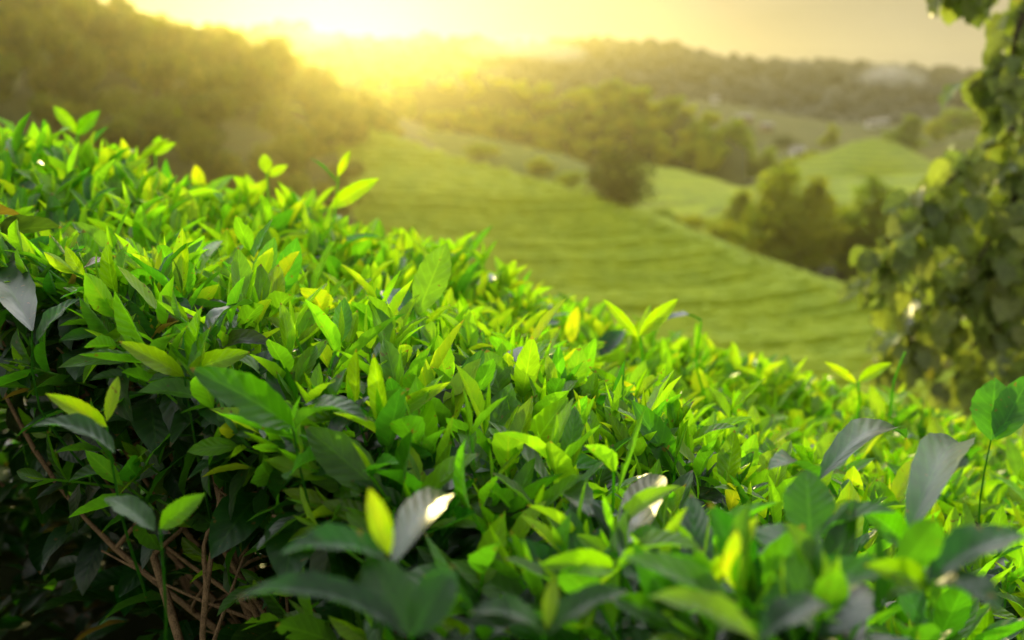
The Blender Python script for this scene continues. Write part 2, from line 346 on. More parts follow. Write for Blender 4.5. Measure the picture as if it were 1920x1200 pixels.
# ------------------------------------------------------------------ hills traced as crest lines with real depth
class Hill:
    """a ridge through crest points (photo pixel, distance) with a front slope towards us and a back slope"""
    def __init__(s, name, crest, profile, zb, mat, amp=1.0, freq=.05, seed=1, n=150):
        c = np.array(crest, float); px = np.linspace(c[0, 0], c[-1, 0], n)
        py = np.interp(px, c[:, 0], c[:, 1]); k = np.hanning(9); k /= k.sum()
        py = np.convolve(np.pad(py, 4, 'edge'), k, 'valid'); Y = np.interp(px, c[:, 0], c[:, 2])
        s.P = np.array([at(a, b, d) for a, b, d in zip(px, py, Y)]); s.px = px
        s.prof = np.array(profile, float); s.zb, s.amp, s.freq, s.seed = zb, amp, freq, seed
        T = np.linspace(0, 1, 60); s.T = T
        V = np.array([s.line(np.full(n, t), np.arange(n)) for t in T])
        s.obj = tag(obj(name, mesh(name, V, grid_faces(len(T), n)[:, ::-1], mat=mat)), kind='structure')
    def line(s, t, i):
        k = np.linspace(0, 1, len(s.prof))
        dy = np.interp(t, k, s.prof[:, 0]); fr = np.interp(t, k, s.prof[:, 1])
        P = np.stack([np.interp(i, np.arange(len(s.P)), s.P[:, q]) for q in range(3)], -1)
        y = P[:, 1] + dy; x = P[:, 0] * (1 + .9 * dy / P[:, 1])
        z = s.zb + (P[:, 2] - s.zb) * fr
        return np.stack([x, y, z + s.amp * fbm(x * s.freq, y * s.freq, s.seed)], -1)
    def surf(s, px, t):
        i = np.interp(px, s.px, np.arange(len(s.px)))
        return s.line(np.atleast_1d(np.asarray(t, float)), np.atleast_1d(i))
# profile: (offset in depth, height fraction) from the foot nearest us, over the crest (t = .75), down the back
PR = lambda f, b: [(-f, 0), (-f * .72, .22), (-f * .4, .60), (0, 1), (b, .5)]
mountain = Hill('mountain', [(-700, 30, 499), (200, 60, 499), (480, 62, 499), (560, 55, 491), (640, 78, 488), (720, 84, 480), (820, 78, 473), (900, 84, 469), (980, 96, 465), (1060, 88, 458), (1190, 80, 454), (1250, 88, 451), (1320, 108, 444), (1420, 125, 436), (1480, 134, 432), (1560, 132, 428), (1640, 138, 425), (1720, 138, 421), (1810, 154, 414), (1950, 165, 407), (2600, 170, 407)],
                PR(110, 110), -5, FOREST, 1.8, .03, 5, 240)
slope = Hill('slope', [(900, 215, 370), (1080, 190, 370), (1250, 188, 370), (1340, 195, 366), (1450, 215, 356), (1560, 232, 343), (1660, 236, 337), (1800, 236, 330), (2100, 230, 330)],
             PR(95, 70), -7, DRYFIELD, 1.2, .03, 8)
midridge = Hill('ridge', [(380, 150, 224), (560, 165, 224), (640, 170, 221), (720, 168, 218), (820, 158, 218), (920, 160, 216), (1000, 178, 214), (1060, 192, 213), (1130, 184, 211), (1200, 184, 210), (1260, 202, 208), (1310, 228, 205), (1350, 252, 201), (1400, 285, 198)],
                PR(24, 30), -11, HILLGRASS, .7, .05, 9)
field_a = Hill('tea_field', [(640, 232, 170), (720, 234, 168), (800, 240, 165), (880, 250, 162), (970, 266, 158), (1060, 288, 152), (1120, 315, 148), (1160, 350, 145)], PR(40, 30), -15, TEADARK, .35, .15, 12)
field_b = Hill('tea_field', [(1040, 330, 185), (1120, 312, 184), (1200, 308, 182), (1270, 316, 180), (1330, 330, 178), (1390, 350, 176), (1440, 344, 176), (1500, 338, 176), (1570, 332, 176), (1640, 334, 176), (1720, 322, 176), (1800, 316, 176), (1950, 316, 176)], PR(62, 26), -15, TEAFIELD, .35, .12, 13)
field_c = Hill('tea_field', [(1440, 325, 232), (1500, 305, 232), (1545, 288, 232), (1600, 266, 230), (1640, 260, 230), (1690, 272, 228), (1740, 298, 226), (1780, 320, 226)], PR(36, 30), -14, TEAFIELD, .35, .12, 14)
field_d = Hill('dry_hill', [(1640, 330, 262), (1690, 292, 262), (1730, 272, 260), (1790, 254, 258), (1850, 246, 256), (1930, 240, 255), (2100, 238, 255)], PR(50, 40), -13, DRYFIELD, .4, .1, 15)

# ------------------------------------------------------------------ the tea hill in the middle, with its contour rows
ridge_px = [(560, 208, 114), (640, 224, 110), (760, 262, 104), (860, 298, 98), (960, 322, 95), (1010, 336, 92), (1110, 365, 88), (1220, 408, 84), (1310, 443, 81), (1390, 474, 78), (1460, 504, 75), (1560, 540, 72), (1640, 570, 69), (1760, 606, 66), (1900, 640, 62)]
RP = np.array([at(*p) for p in ridge_px])
gY = np.concatenate([[20, 34, 46, 57], RP[::-1, 1]]); gZ = np.concatenate([[-17.2, -16.2, -14.9, -13.3], RP[::-1, 2]])
o_ = np.argsort(gY); gY, gZ = gY[o_], gZ[o_]
def face_z(y): return np.interp(y, gY, gZ)
def ridge_y(x): return np.interp(x, RP[:, 0], RP[:, 1])
sx_ = np.linspace(-34, 40, 150); prof_t = np.linspace(0, 1, 90)
V = []
for t in prof_t:
    yr = ridge_y(sx_)
    if t < .7:
        y = 22 + (yr - 22) * (t / .7); z = face_z(y)
    else:                                                       # a gentle shoulder behind the crest, then the far side
        q = (t - .7) / .3; y = yr + q * 46
        z = face_z(yr) - np.where(sx_ < 8, 1.2, .1) * np.clip(q * 2.2, 0, 1) - np.clip(q - .38, 0, 1) * 22
    V.append(np.stack([sx_, y, z - .25], -1))
tag(obj('tea_hill', mesh('tea_hill', np.array(V), grid_faces(90, 150), mat=HILLTOP)), kind='structure')
def tea_row(y0, x0, x1, k, back=False, dz=0):
    r = np.random.default_rng(100 + k)
    xs = np.arange(x0, x1, .45)
    if len(xs) < 8: return None
    def yrow(x): return y0 + .0050 * (x + 4) ** 2 + 1.0 * np.sin(x * .09 + y0 * .05) + .3 * np.sin(x * .27 + y0 * .11) + .12 * np.sin(x * .7 + k)
    yy = yrow(xs)
    lim = ridge_y(xs) + .3
    keep = (yy < lim) if not back else (yy > ridge_y(xs) + .5) & (yy < ridge_y(xs) + 17)
    xs, yy = xs[keep], yy[keep]
    if len(xs) < 8: return None
    a = np.linspace(0, np.pi, 7)
    w, h = .76 * r.uniform(.92, 1.08), .72 * r.uniform(.8, 1.15)
    bump = 1 + .16 * fbm(xs * 2.1, xs * 0 + k, 40 + k)
    taper = np.clip(np.minimum(np.arange(len(xs)), np.arange(len(xs))[::-1]) / 2.0, .25, 1)
    W = w * bump * taper; H = h * bump * taper
    zz = face_z(yy) if not back else face_z(ridge_y(xs)) - .35
    V = np.stack([np.broadcast_to(xs[:, None], (len(xs), 7)) + r.normal(0, .05, (len(xs), 7)),
                  yy[:, None] - np.cos(a)[None] * W[:, None],
                  zz[:, None] - .28 + np.sin(a)[None] ** .7 * H[:, None] - np.cos(a)[None] * W[:, None] * .18 + r.normal(0, .05, (len(xs), 7))], -1)
    o = obj('tea_row', mesh('tea_row', V, grid_faces(len(xs), 7), mat=TEAROW))
    return tag(o, 'long contour row of clipped tea bushes on the open green hillside', 'tea row', 'tea rows along the hillside')
k = 0; y = 44.0
while y < 112:
    tea_row(y, -32, 40, k); k += 1
    y += 1.36
for yb in np.arange(66, 106, 1.5):
    tea_row(yb, 6, 40, k, back=True); k += 1

# ------------------------------------------------------------------ trees of the landscape
def blob_leaves(rng, centers, radii, n, size):
    """leaf clumps spread through the lobes of a crown, thicker towards their outer shell"""
    w = radii ** 2; k = rng.choice(len(centers), n, p=w / w.sum())
    d = nrm(rng.normal(size=(n, 3))); rr = radii[k] * rng.uniform(.35, 1.08, n) ** .6
    P = centers[k] + d * rr[:, None] * np.array([1, 1, .85])
    nn = nrm(d + rng.normal(0, .55, (n, 3)) + [0, 0, .35])
    t = nrm(np.cross(nn, rng.normal(size=(n, 3)))); b = np.cross(nn, t)
    s = size * rng.uniform(.6, 1.4, n)[:, None]
    V = np.stack([P - t * s, P + b * s * .55 - nn * s * .12, P + t * s, P - b * s * .55 - nn * s * .12], 1).reshape(-1, 3)
    F = np.arange(n * 4).reshape(-1, 4)
    cl = rng.uniform(0, 1, len(centers))[k]
    return V, F, np.repeat(np.clip(cl * .8 + rng.uniform(0, .2, n), 0, 1), 4), np.repeat(rng.uniform(0, 1, n), 4)
def tree_proto(seed, kind):
    """meshes of one tree of height 1: trunk with limbs, crown of leaf clumps"""
    rng = np.random.default_rng(seed); g = []; n = 0; TV = []; TF = []
    if kind == 'tall':
        cs = np.array([[rng.normal(0, .10) * (1.1 - z), rng.normal(0, .10) * (1.1 - z), z] for z in np.linspace(.10, .93, 18)]); rs = np.interp(cs[:, 2], [.1, .35, .75, .95], [.15, .17, .12, .06]) * rng.uniform(.65, 1.3, 18); N_ = 2600; size = .028
        th = .9; tr = .018
    elif kind == 'round':
        cs = np.vstack([[0, 0, .52], np.array([[.27 * math.cos(a), .27 * math.sin(a), .40 + .16 * math.sin(3 * a)] for a in np.linspace(0, 5.6, 8)]), [[.05, .1, .76], [-.12, -.05, .70], [.1, -.1, .2], [-.15, .1, .22]]]); rs = np.concatenate([[.36], rng.uniform(.2, .27, 8), [.22, .24, .22, .22]]); N_ = 2800; size = .03
        th = .55; tr = .025
    else:
        m = 11; a = rng.uniform(0, 6.28, m); rad = rng.uniform(.08, .34, m)
        cs = np.stack([rad * np.cos(a), rad * np.sin(a), rng.uniform(.30, .86, m) - rad * .35], -1); rs = rng.uniform(.13, .22, m); N_ = 2400; size = .034
        th = .6; tr = .022
    V, F, age, rnd = blob_leaves(rng, cs, rs, N_, size)
    crown = mesh('crown_' + kind, V, F, uv=np.zeros((len(V), 2)), attrs={'age': age, 'rnd': rnd}, mat={'wood': WOOD_LEAF, 'round': DARK_LEAF}.get(kind, TREE_LEAF), smooth=False)
    lines = [(np.array([[0, 0, -.06], [.01, .0, th * .4], [rng.normal(0, .02), rng.normal(0, .02), th]]), tr, tr * .45)]
    for c in cs[::2]:
        z0 = min(c[2] * .6, th * .9)
        lines.append((np.array([[0, 0, z0], (c * [.5, .5, 1] + [0, 0, z0]) / [1, 1, 2] * [1, 1, 1], c]), tr * .5, tr * .15))
    for pts, r0, r1 in lines:
        c = curve(pts, 5); v, f = tube(c, np.linspace(r0, r1, len(c)), 6); TV.append(v); TF.append(f + n); n += len(v)
    trunk = mesh('trunk_' + kind, np.concatenate(TV), np.concatenate(TF), mat=BARK)
    return trunk, crown
PROTO = {k_: [tree_proto(s_, k_) for s_ in seeds] for k_, seeds in {'broad': (1, 2, 3, 4), 'tall': (11, 12), 'round': (21, 22), 'wood': (31, 32, 33, 34)}.items()}
trng = np.random.default_rng(77)
def plant(p, h, w, kind, label, group=None, name=None, cat='tree'):
    tr, cr = PROTO[kind][trng.integers(len(PROTO[kind]))]
    t = thing(name or {'tall': 'tall_tree', 'round': 'round_tree', 'broad': 'broad_tree', 'wood': 'broad_tree'}[kind], tuple(p), label, cat, group)
    t.scale = (w, w, h); t.rotation_euler = (0, 0, trng.uniform(0, 6.28))
    obj('trunk', tr, t); obj('crown', cr, t)
    return t

# left hillside and its wood
def left_z(x, y):
    z = 2 + .27 * (-x - 19) + np.where(y < 110, (y - 110) * .20, np.minimum((y - 110) * .02, 1)) + fbm(x * .09, y * .09, 31) * .6
    return np.where(x > -19, z - (x + 19) * .30, z)
lx = np.linspace(-150, 4, 120); ly = np.linspace(26, 230, 100); LX, LY = np.meshgrid(lx, ly)
tag(obj('hillside', mesh('hillside', np.stack([LX, LY, left_z(LX, LY)], -1), grid_faces(100, 120), mat=HILLGRASS)), kind='structure')
placed = []
tries = 0
while len(placed) < 145 and tries < 9000:
    tries += 1
    y = trng.uniform(70, 175) if tries % 3 else trng.uniform(110, 165); x = trng.uniform(-.56, -.115) * y
    if any((x - a) ** 2 + (y - b) ** 2 < 3.1 ** 2 for a, b in placed): continue
    placed.append((x, y)); h = trng.uniform(4.8, 8.2); w = trng.uniform(4.8, 7.4)
    if x / y > -.21: h *= .75; w *= .8
    if x / y > -.16: h *= .55; w *= .7
    plant((x, y, float(left_z(x, y)) - .1), h, w, 'wood', 'leafy tree of the dense wood on the left hillside under the sun', 'trees on the wooded left hillside')

for i in range(22):                                             # the wood thins out towards the tea hill
    y = trng.uniform(98, 128); x = trng.uniform(-.185, -.118) * y
    plant((x, y, float(left_z(x, y)) - .1), trng.uniform(2.6, 4.6), trng.uniform(3.0, 4.8), 'wood', 'leafy tree of the dense wood on the left hillside under the sun', 'trees on the wooded left hillside')

# wood on the middle ridge
for i in range(165):
    px = trng.uniform(560, 1375); t = trng.uniform(.3, .8)
    p = midridge.surf(px, t)[0]
    plant(p - [0, 0, .3], trng.uniform(3.0, 5.0), trng.uniform(3.8, 6.2), 'broad', 'rounded tree of the wood covering the low ridge below the mountain', 'trees on the middle ridge')

# the far forest on the mountain: nobody could count it
def ico():
    import bmesh
    b = bmesh.new(); bmesh.ops.create_icosphere(b, subdivisions=2, radius=1); b.verts.ensure_lookup_table()
    v = np.array([x.co[:] for x in b.verts]); f = np.array([[q.index for q in p.verts] for p in b.faces]); b.free(); return v, f
iv, if_ = ico(); VV = []; FF = []; n = 0
for i in range(2600):
    px = trng.uniform(-300, 2150); t = trng.uniform(.12, .80) if i % 3 else trng.uniform(.66, .78)
    p = mountain.surf(px, t)[0]
    s = trng.uniform(1.8, 3.8); vv = iv * (1 + .22 * fbm(iv[:, 0] * 3 + i, iv[:, 1] * 3 + iv[:, 2] * 2, i % 50, 2)[:, None]) * [s, s, s * trng.uniform(.8, 1.25)] + p + [0, 0, s * .4]
    VV.append(vv); FF.append(if_ + n); n += len(vv)
tag(obj('forest', mesh('forest', np.concatenate(VV), None, np.concatenate(FF), mat=FOREST)), 'hazy dark forest covering the far mountain', 'forest', kind='stuff')

# single trees
def plant_px(px, top, base, wpx, Y, kind, label, group=None, dz=0):
    b = at(px, base, Y); a = at(px, top, Y); h = a[2] - b[2]
    w = wpx / F_PX * Y / {'tall': .36, 'round': .92, 'broad': .86}[kind]
    return plant(b, h, w, kind, label, group)
plant_px(1155, 262, 396, 138, 91, 'round', 'dark round tree standing alone behind the crest of the tea hill')
for a in [(1466, 285, 500, 112, 108, 'tall', 'tallest tree of the dark group beyond the tea hill'),
          (1524, 325, 505, 92, 106, 'tall', 'slender dark tree just right of the tallest in its group'),
          (1424, 368, 490, 92, 109, 'broad', 'low bushy tree at the left end of the dark group beyond the tea hill'),
          (1628, 320, 520, 108, 107, 'tall', 'pointed dark tree rising in the right half of the dark group'),
          (1578, 372, 515, 110, 109, 'broad', 'low bushy tree between the slender tree and the pointed tree'),
          (1690, 358, 530, 96, 106, 'round', 'wide rounded tree at the right end of the dark group'),
          (1500, 415, 505, 110, 112, 'broad', 'bushy tree filling the gap behind the slender tree'),
          (1388, 352, 470, 74, 128, 'tall', 'slim tree at the far left of the dark group, set back from it'),
          (1345, 400, 470, 84, 118, 'broad', 'low shrub behind the crest, just left of the dark group'),
          (1290, 398, 452, 74, 114, 'broad', 'low shrub behind the crest between the round tree and the dark group'),
          (1244, 388, 432, 60, 108, 'broad', 'small shrub right of the lone round tree'),
          (1072, 318, 362, 70, 108, 'broad', 'small shrub left of the lone round tree'),
          (1600, 425, 530, 96, 116, 'tall', 'tree in the second row of the dark group, behind the pointed tree'),
          (1740, 410, 545, 80, 106, 'broad', 'low tree half hidden by the drooping broad leaves')]:
    plant_px(*a)
for a in [(1376, 218, 350, 76, 226, 'tall', 'tall dark tree at the valley edge above the bright tea field'),
          (1420, 262, 348, 70, 222, 'broad', 'bushy tree right of the tall one above the bright tea field'),
          (1326, 262, 340, 70, 228, 'broad', 'bushy tree left of the tall one above the bright tea field'),
          (1276, 252, 330, 78, 232, 'broad', 'tree at the foot of the low ridge above the bright tea field'),
          (1228, 262, 322, 60, 236, 'broad', 'small tree under the low ridge, left end of the valley trees'),
          (1470, 246, 310, 66, 300, 'round', 'rounded tree by the small white house in the valley'),
          (1556, 232, 296, 34, 300, 'tall', 'small narrow tree alone in the valley before the green mound'),
          (1520, 275, 325, 60, 262, 'broad', 'low shrubby tree at the left foot of the green mound'),
          (1702, 214, 288, 60, 268, 'tall', 'pointed tree on the saddle between the two tea mounds'),
          (1668, 238, 282, 44, 272, 'broad', 'small tree beside the pointed tree on the saddle'),
          (1790, 198, 262, 74, 285, 'broad', 'broad dark tree on the crest behind the dry hill'),
          (1846, 186, 256, 76, 288, 'broad', 'largest tree on the crest behind the dry hill'),
          (1752, 218, 276, 44, 280, 'broad', 'small tree left of the broad ones behind the dry hill'),
          (1900, 190, 252, 70, 285, 'broad', 'tree at the right end of the crest, behind the drooping leaves'),
          (900, 262, 300, 70, 150, 'broad', 'low shrub-like tree on the near slope of the sunlit tea field'),
          (1010, 288, 330, 60, 146, 'broad', 'small tree at the bottom of the sunlit tea field')]:
    plant_px(*a)

# houses in the valley
def box_mesh(name, x0, x1, y0, y1, z0, z1, mat):
    V = [(x, y, z) for z in (z0, z1) for y in (y0, y1) for x in (x0, x1)]
    return mesh(name, V, [(0, 2, 3, 1), (4, 5, 7, 6), (0, 1, 5, 4), (2, 6, 7, 3), (0, 4, 6, 2), (1, 3, 7, 5)], mat=mat, smooth=False)
def house(p, w, d, h, rot, wall, label, n=3):
    t = thing('house', tuple(p), label, 'house'); t.rotation_euler = (0, 0, rot)
    wl_ = obj('wall', box_mesh('wall', -w / 2, w / 2, -d / 2, d / 2, -2, h, wall), t)
    e = .35; V = [(-w / 2 - e, -d / 2 - e, h), (w / 2 + e, -d / 2 - e, h), (w / 2 + e, d / 2 + e, h), (-w / 2 - e, d / 2 + e, h), (-w / 2 - e, 0, h + d * .28), (w / 2 + e, 0, h + d * .28)]
    obj('roof', mesh('roof', V, [(0, 1, 5, 4), (2, 3, 4, 5), (0, 3, 2, 1)], [(0, 4, 3), (1, 2, 5)], mat=ROOFM, smooth=False), t)
    for i in range(n):
        x = -w / 2 + w * (i + .5) / n
        obj('window', box_mesh('window', x - .6, x + .6, -d / 2 - .05, -d / 2 + .02, h * .38, h * .78, GLASS), t)
for px, t_, w, d, h, rot, m_, lab in [(1340, .72, 2.8, 2.4, 2.0, .2, WALLW, 'small white house highest on the valley slope below the mountain'),
                                      (1392, .55, 5, 3, 1.7, -.1, WALLB, 'long beige house on the slope below the white house'),
                                      (1432, .50, 3.4, 2.6, 1.7, .3, WALLB, 'short beige house right of the long beige one'),
                                      (1632, .68, 3.2, 2.5, 1.9, .1, WALLW, 'pale house behind the green mound, left of a pair'),
                                      (1656, .72, 2.8, 2.4, 1.7, -.2, WALLW, 'pale house behind the green mound, right of a pair'),
                                      (1738, .68, 3.2, 2.5, 1.9, 0, WALLB, 'pale house between the pointed tree and the broad dark trees')]:
    house(slope.surf(px, t_)[0], w, d, h, rot, m_, lab)
pw = at(1494, 296, 285); house(pw, 3.6, 3, 2.4, .2, WALLW, 'tiny white house low in the valley beside the rounded tree', 2)

# ------------------------------------------------------------------ the drooping broad-leaved tree on the right
vr = np.random.default_rng(5)
base = np.array([2.75, 3.5, float(ground_z(2.75, 3.5)) - .05])
vine = thing('broad_leaved_tree', tuple(base), 'broad-leaved tree with drooping glossy leaves, a few yellowish, at the right edge of the view', 'tree')
tp = curve([base, base + [.05, .05, .9], base + [-.05, .02, 2.0], base + [-.15, -.05, 3.0]], 8) - base
v, f = tube(tp, np.linspace(.075, .03, len(tp)), 10); obj('trunk', mesh('trunk', v, f, mat=BARK), vine)
fork = base + tp[-10]
paths = [
    ([(2000, -120, 3.4), (1900, -50, 3.1), (1830, -30, 3.0), (1780, -22, 3.0)], 14, .05),
    ([(1990, -60, 3.3), (1915, 40, 3.1), (1895, 120, 3.05), (1880, 200, 3.0)], 15, .08),
    ([(2000, 60, 3.5), (1920, 110, 3.2), (1850, 140, 3.1), (1815, 165, 3.0)], 8, .07),
    ([(1990, 130, 3.4), (1910, 230, 3.2), (1830, 290, 3.1), (1770, 350, 3.0), (1720, 410, 3.0)], 18, .09),
    ([(1990, 230, 3.4), (1860, 320, 3.2), (1740, 420, 3.0), (1670, 480, 2.95), (1655, 560, 2.95)], 28, .10),
    ([(1990, 320, 3.5), (1880, 420, 3.2), (1770, 530, 3.1), (1710, 630, 3.0), (1690, 700, 3.0)], 30, .11),
    ([(1995, 380, 3.6), (1920, 520, 3.3), (1830, 640, 3.2), (1780, 720, 3.1)], 28, .12),
    ([(2000, 450, 3.6), (1940, 600, 3.4), (1890, 690, 3.3), (1860, 760, 3.2)], 28, .12),
    ([(1985, 260, 3.3), (1900, 380, 3.1), (1840, 480, 3.0), (1800, 570, 3.0)], 28, .11),
    ([(1985, 200, 3.6), (1900, 300, 3.5), (1810, 400, 3.4), (1720, 500, 3.3), (1690, 600, 3.3)], 26, .12),
    ([(1990, 300, 3.2), (1930, 420, 3.0), (1890, 540, 2.95), (1870, 640, 2.95)], 28, .11)]
rest = Geo()
def vine_leaf(p, d, scale, age):
    n_ = nrm(np.array([vr.normal(0, .35) - .1, vr.normal(-.35, .3), .75]))
    L = scale * vr.uniform(.058, .108)
    return leaves(p, d, n_, L, L * vr.uniform(.36, .46), vr.uniform(.3, 1.0), vr.uniform(.1, .4), .16, vr.uniform(0, 6), age, vr.uniform(0, 1), 12, 6, 'vine')
for ctrl, nl, spread in paths:
    pts = curve([fork] + [at(*c) for c in ctrl], 8)
    v, f = tube(pts - base, np.linspace(.018, .0028, len(pts)), 6)
    br = obj('branch', mesh('branch', v, f, mat=BARK), vine)
    seg = pts[8:]; per = 9
    for q in range(int(nl * 3.6)):
        u = vr.uniform(0, 1) ** .85 * (len(seg) - 1); i0 = int(u); c = seg[i0] + (seg[min(i0 + 1, len(seg) - 1)] - seg[i0]) * (u - i0)
        off = nrm(vr.normal(size=3) * [1, .9, .8]) * vr.uniform(.015, spread)
        p = c + off
        d = nrm(off * 4 + np.array([vr.normal(-.2, .4), vr.normal(-.1, .4), -.65]))
        r0 = vr.uniform(); age = vr.uniform(.80, .87) if r0 < .05 else (vr.uniform(0, .35) if r0 < .4 else vr.uniform(.35, .8))
        lf = vine_leaf(p - base, d, 1.0, age)
        tw_v, tw_f = tube(np.array([c - base, (c + p) / 2 - base + [0, 0, .012], p - base]), [.0022, .0016, .0014], 4)
        if q < per:
            g = Geo(); g.add(*lf); g.add(tw_v, tw_f, np.tile([.5, .5], (len(tw_v), 1)), np.full(len(tw_v), .3), np.full(len(tw_v), .5))
            obj('leaf', g.mesh('leaf', VINE_LEAF), br)
        else:
            rest.add(*lf); rest.add(tw_v, tw_f, np.tile([.5, .5], (len(tw_v), 1)), np.full(len(tw_v), .3), np.full(len(tw_v), .5))
tag(obj('foliage', rest.mesh('foliage', VINE_LEAF), vine), kind='stuff')

# ------------------------------------------------------------------ the tea bushes in front
# plucking table: a slope falling to the right, rounded over at its far edge
def far_edge(x): return 1.86 + .10 * np.sin(x * 3.1 + .6) + .05 * np.sin(x * 8 + 2)
def table_z(x, y):
    z = -.262 - .335 * x + .018 * np.sin(x * 7.3 + y * 2) + .016 * np.sin(y * 8.1 - x * 3) + .010 * np.sin(x * 19 + y * 13)
    low = np.interp(x, [-1.1, -.6, -.2, .1, .6, .95], [.08, .025, .05, .05, .085, .0]); q = np.clip((y - .8) / .7, 0, 1)
    z = z - low * q * q * (3 - 2 * q)
    q = np.clip((.8 - y) / .35, 0, 1) * np.clip(x / .12, 0, 1); z = z + .055 * q * q * (3 - 2 * q)
    over = np.clip(y - far_edge(x) + .1, 0, 2)
    return z - 1.1 * over ** 2
EDGE = np.array([(-2.2, 1.35), (-1.2, 1.12), (-.70, 1.04), (-.42, .87), (-.25, .73), (-.12, .62), (-.02, .51), (.10, .42), (.25, .44), (.40, .50), (.62, .58), (1.2, .80), (2.0, 1.0)])
def edge_y(x): return np.interp(x, EDGE[:, 0], EDGE[:, 1])
BUSHES = [
    ((-.20, .74), 'tea bush whose bare brown branches show under its dark drooping leaves'),
    ((.14, .58), 'tea bush closest to us, its large blurred glossy leaves fill the bottom middle'),
    ((.50, .76), 'blurred glossy dark-leaved tea bush in the bottom right corner'),
    ((-.82, 1.30), 'shaded dark-leaved tea bush at the left edge with a tall twin-leaf sprig'),
    ((-.38, 1.50), 'bright yellow-green sunlit tea bush below the wooded hillside'),
    ((.06, 1.12), 'sharply focused tea bush of upright mid-green leaves in the middle'),
    ((.16, 1.72), 'tea bush on the crest in front of the rowed tea hill'),
    ((.66, 1.42), 'sunlit tea bush sloping down towards the drooping broad-leaved tree'),
]
BC = np.array([b[0] for b in BUSHES])
def owner(x, y): return int(np.argmin((BC[:, 0] - x) ** 2 + (BC[:, 1] - y) ** 2))
br = np.random.default_rng(2024)
roots = []
for (cx, cy), lab in BUSHES:
    roots.append(thing('tea_bush', (cx, cy, float(ground_z(cx, cy))), lab, 'tea bush'))
ROOT = np.array([r.location[:] for r in roots])

def shoot_parts(p, axis, s, vigor, rng, hires=True):
    """leaf parameter lists and stem of one shoot whose tip is at p"""
    axis = nrm(axis); Ls = s * rng.uniform(.06, .10)
    b = p - axis * Ls + rng.normal(0, .004, 3)
    mid = (p + b) / 2 + rng.normal(0, .004, 3)
    a = nrm(np.cross(axis, rng.normal(size=3))); c = np.cross(axis, a)
    out = []; az = rng.uniform(0, 6.28)
    n_y = rng.integers(2, 5); n_o = rng.integers(2, 5)
    # terminal bud
    out.append((p, axis + rng.normal(0, .12, 3), a, s * rng.uniform(.020, .040), s * .003, rng.uniform(-.2, .3), .5, 0, 0, .36 - .12 * vigor, rng.uniform(), 'bud'))
    for i in range(n_y + n_o):
        young = i < n_y
        az += 2.4 + rng.normal(0, .25)
        h = (i + .15) / (n_y + n_o + .3)
        q = p + (b - p) * h
        rad = a * math.cos(az) + c * math.sin(az)
        if young:
            el = R(rng.uniform(16, 50)) + h * .5
            L = s * rng.uniform(.034, .066) * (1 + .5 * h); W = L * rng.uniform(.15, .225)
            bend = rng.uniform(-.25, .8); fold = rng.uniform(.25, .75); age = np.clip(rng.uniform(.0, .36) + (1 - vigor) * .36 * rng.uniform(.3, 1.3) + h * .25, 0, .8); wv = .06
        else:
            el = R(rng.uniform(55, 98))
            L = s * rng.uniform(.050, .086); W = L * rng.uniform(.175, .232)
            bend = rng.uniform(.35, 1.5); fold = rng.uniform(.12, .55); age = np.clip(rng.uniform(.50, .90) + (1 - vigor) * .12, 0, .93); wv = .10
            if rng.uniform() < .012: age = rng.uniform(.96, 1)
        d = axis * math.cos(el) + rad * math.sin(el)
        nn = axis * math.sin(el) - rad * math.cos(el) + rng.normal(0, .16, 3)
        out.append((q, d, nn, L, W, bend, fold, wv, rng.uniform(0, 6.28), age, rng.uniform(), 'tea'))
    return out, np.array([b, mid, p])
def put(geo, items, origin, nu, nv):
    for shp in ('tea', 'bud'):
        it = [i for i in items if i[-1] == shp]
        if not it: continue
        cols = list(zip(*it))
        geo.add(*leaves(np.array(cols[0]) - origin, np.array(cols[1]), np.array(cols[2]), *[np.array(c, float) for c in cols[3:11]], nu if shp == 'tea' else 4, nv if shp == 'tea' else 4, shp))
def put_stem(geo, st, origin, r=.0013, stem_age=.42):
    c = curve(st, 3); v, f = tube(c - origin, np.linspace(r * 1.25, r * .8, len(c)), 5)
    geo.add(v, f, np.tile([.5, .5], (len(v), 1)), np.full(len(v), stem_age), np.full(len(v), .5))

# positions of the shoots over the table
shoots = []
cell = .0265
xs0 = np.arange(-1.75, 1.75, cell); ys0 = np.arange(.38, 2.35, cell)
for x in xs0:
    for y in ys0:
        xx, yy = x + br.uniform(-.5, .5) * cell, y + br.uniform(-.5, .5) * cell
        if yy < edge_y(xx) or yy > far_edge(xx) + .35: continue
        if xx < -.62 * yy - .12 or xx > .62 * yy + .12: continue
        sc = float(np.interp(yy, [.4, 1, 1.4, 2], [.92, .96, 1.06, 1.12])) * br.uniform(.85, 1.2)
        gap = fbm(np.array(xx * 9), np.array(yy * 9), 61, 3)
        if br.uniform() < np.interp(yy, [.5, .75, 1.1], [.36, .25, .05]): continue
        if gap < -.75 and br.uniform() < .5: continue
        zz = float(table_z(xx, yy)) + br.normal(0, .014) + (br.uniform(.01, .045) if br.uniform() < .08 else 0)
        p = np.array([xx, yy, zz])
        if np.linalg.norm(p) < .34: continue
        ed = yy - float(edge_y(xx))
        ax = np.array([-.28 * 0 + br.normal(0, .22), br.normal(0, .22), 1.0])
        if ed < .14 and xx < .1: ax += np.array([-.8, -.5, -.2]) * (1 - ed / .14)
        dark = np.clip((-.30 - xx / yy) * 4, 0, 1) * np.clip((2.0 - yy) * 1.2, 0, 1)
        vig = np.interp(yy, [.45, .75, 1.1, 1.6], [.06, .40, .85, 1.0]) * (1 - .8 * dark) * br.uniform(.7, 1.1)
        shoots.append((p, ax, sc, float(np.clip(vig, 0, 1)), owner(xx, yy)))
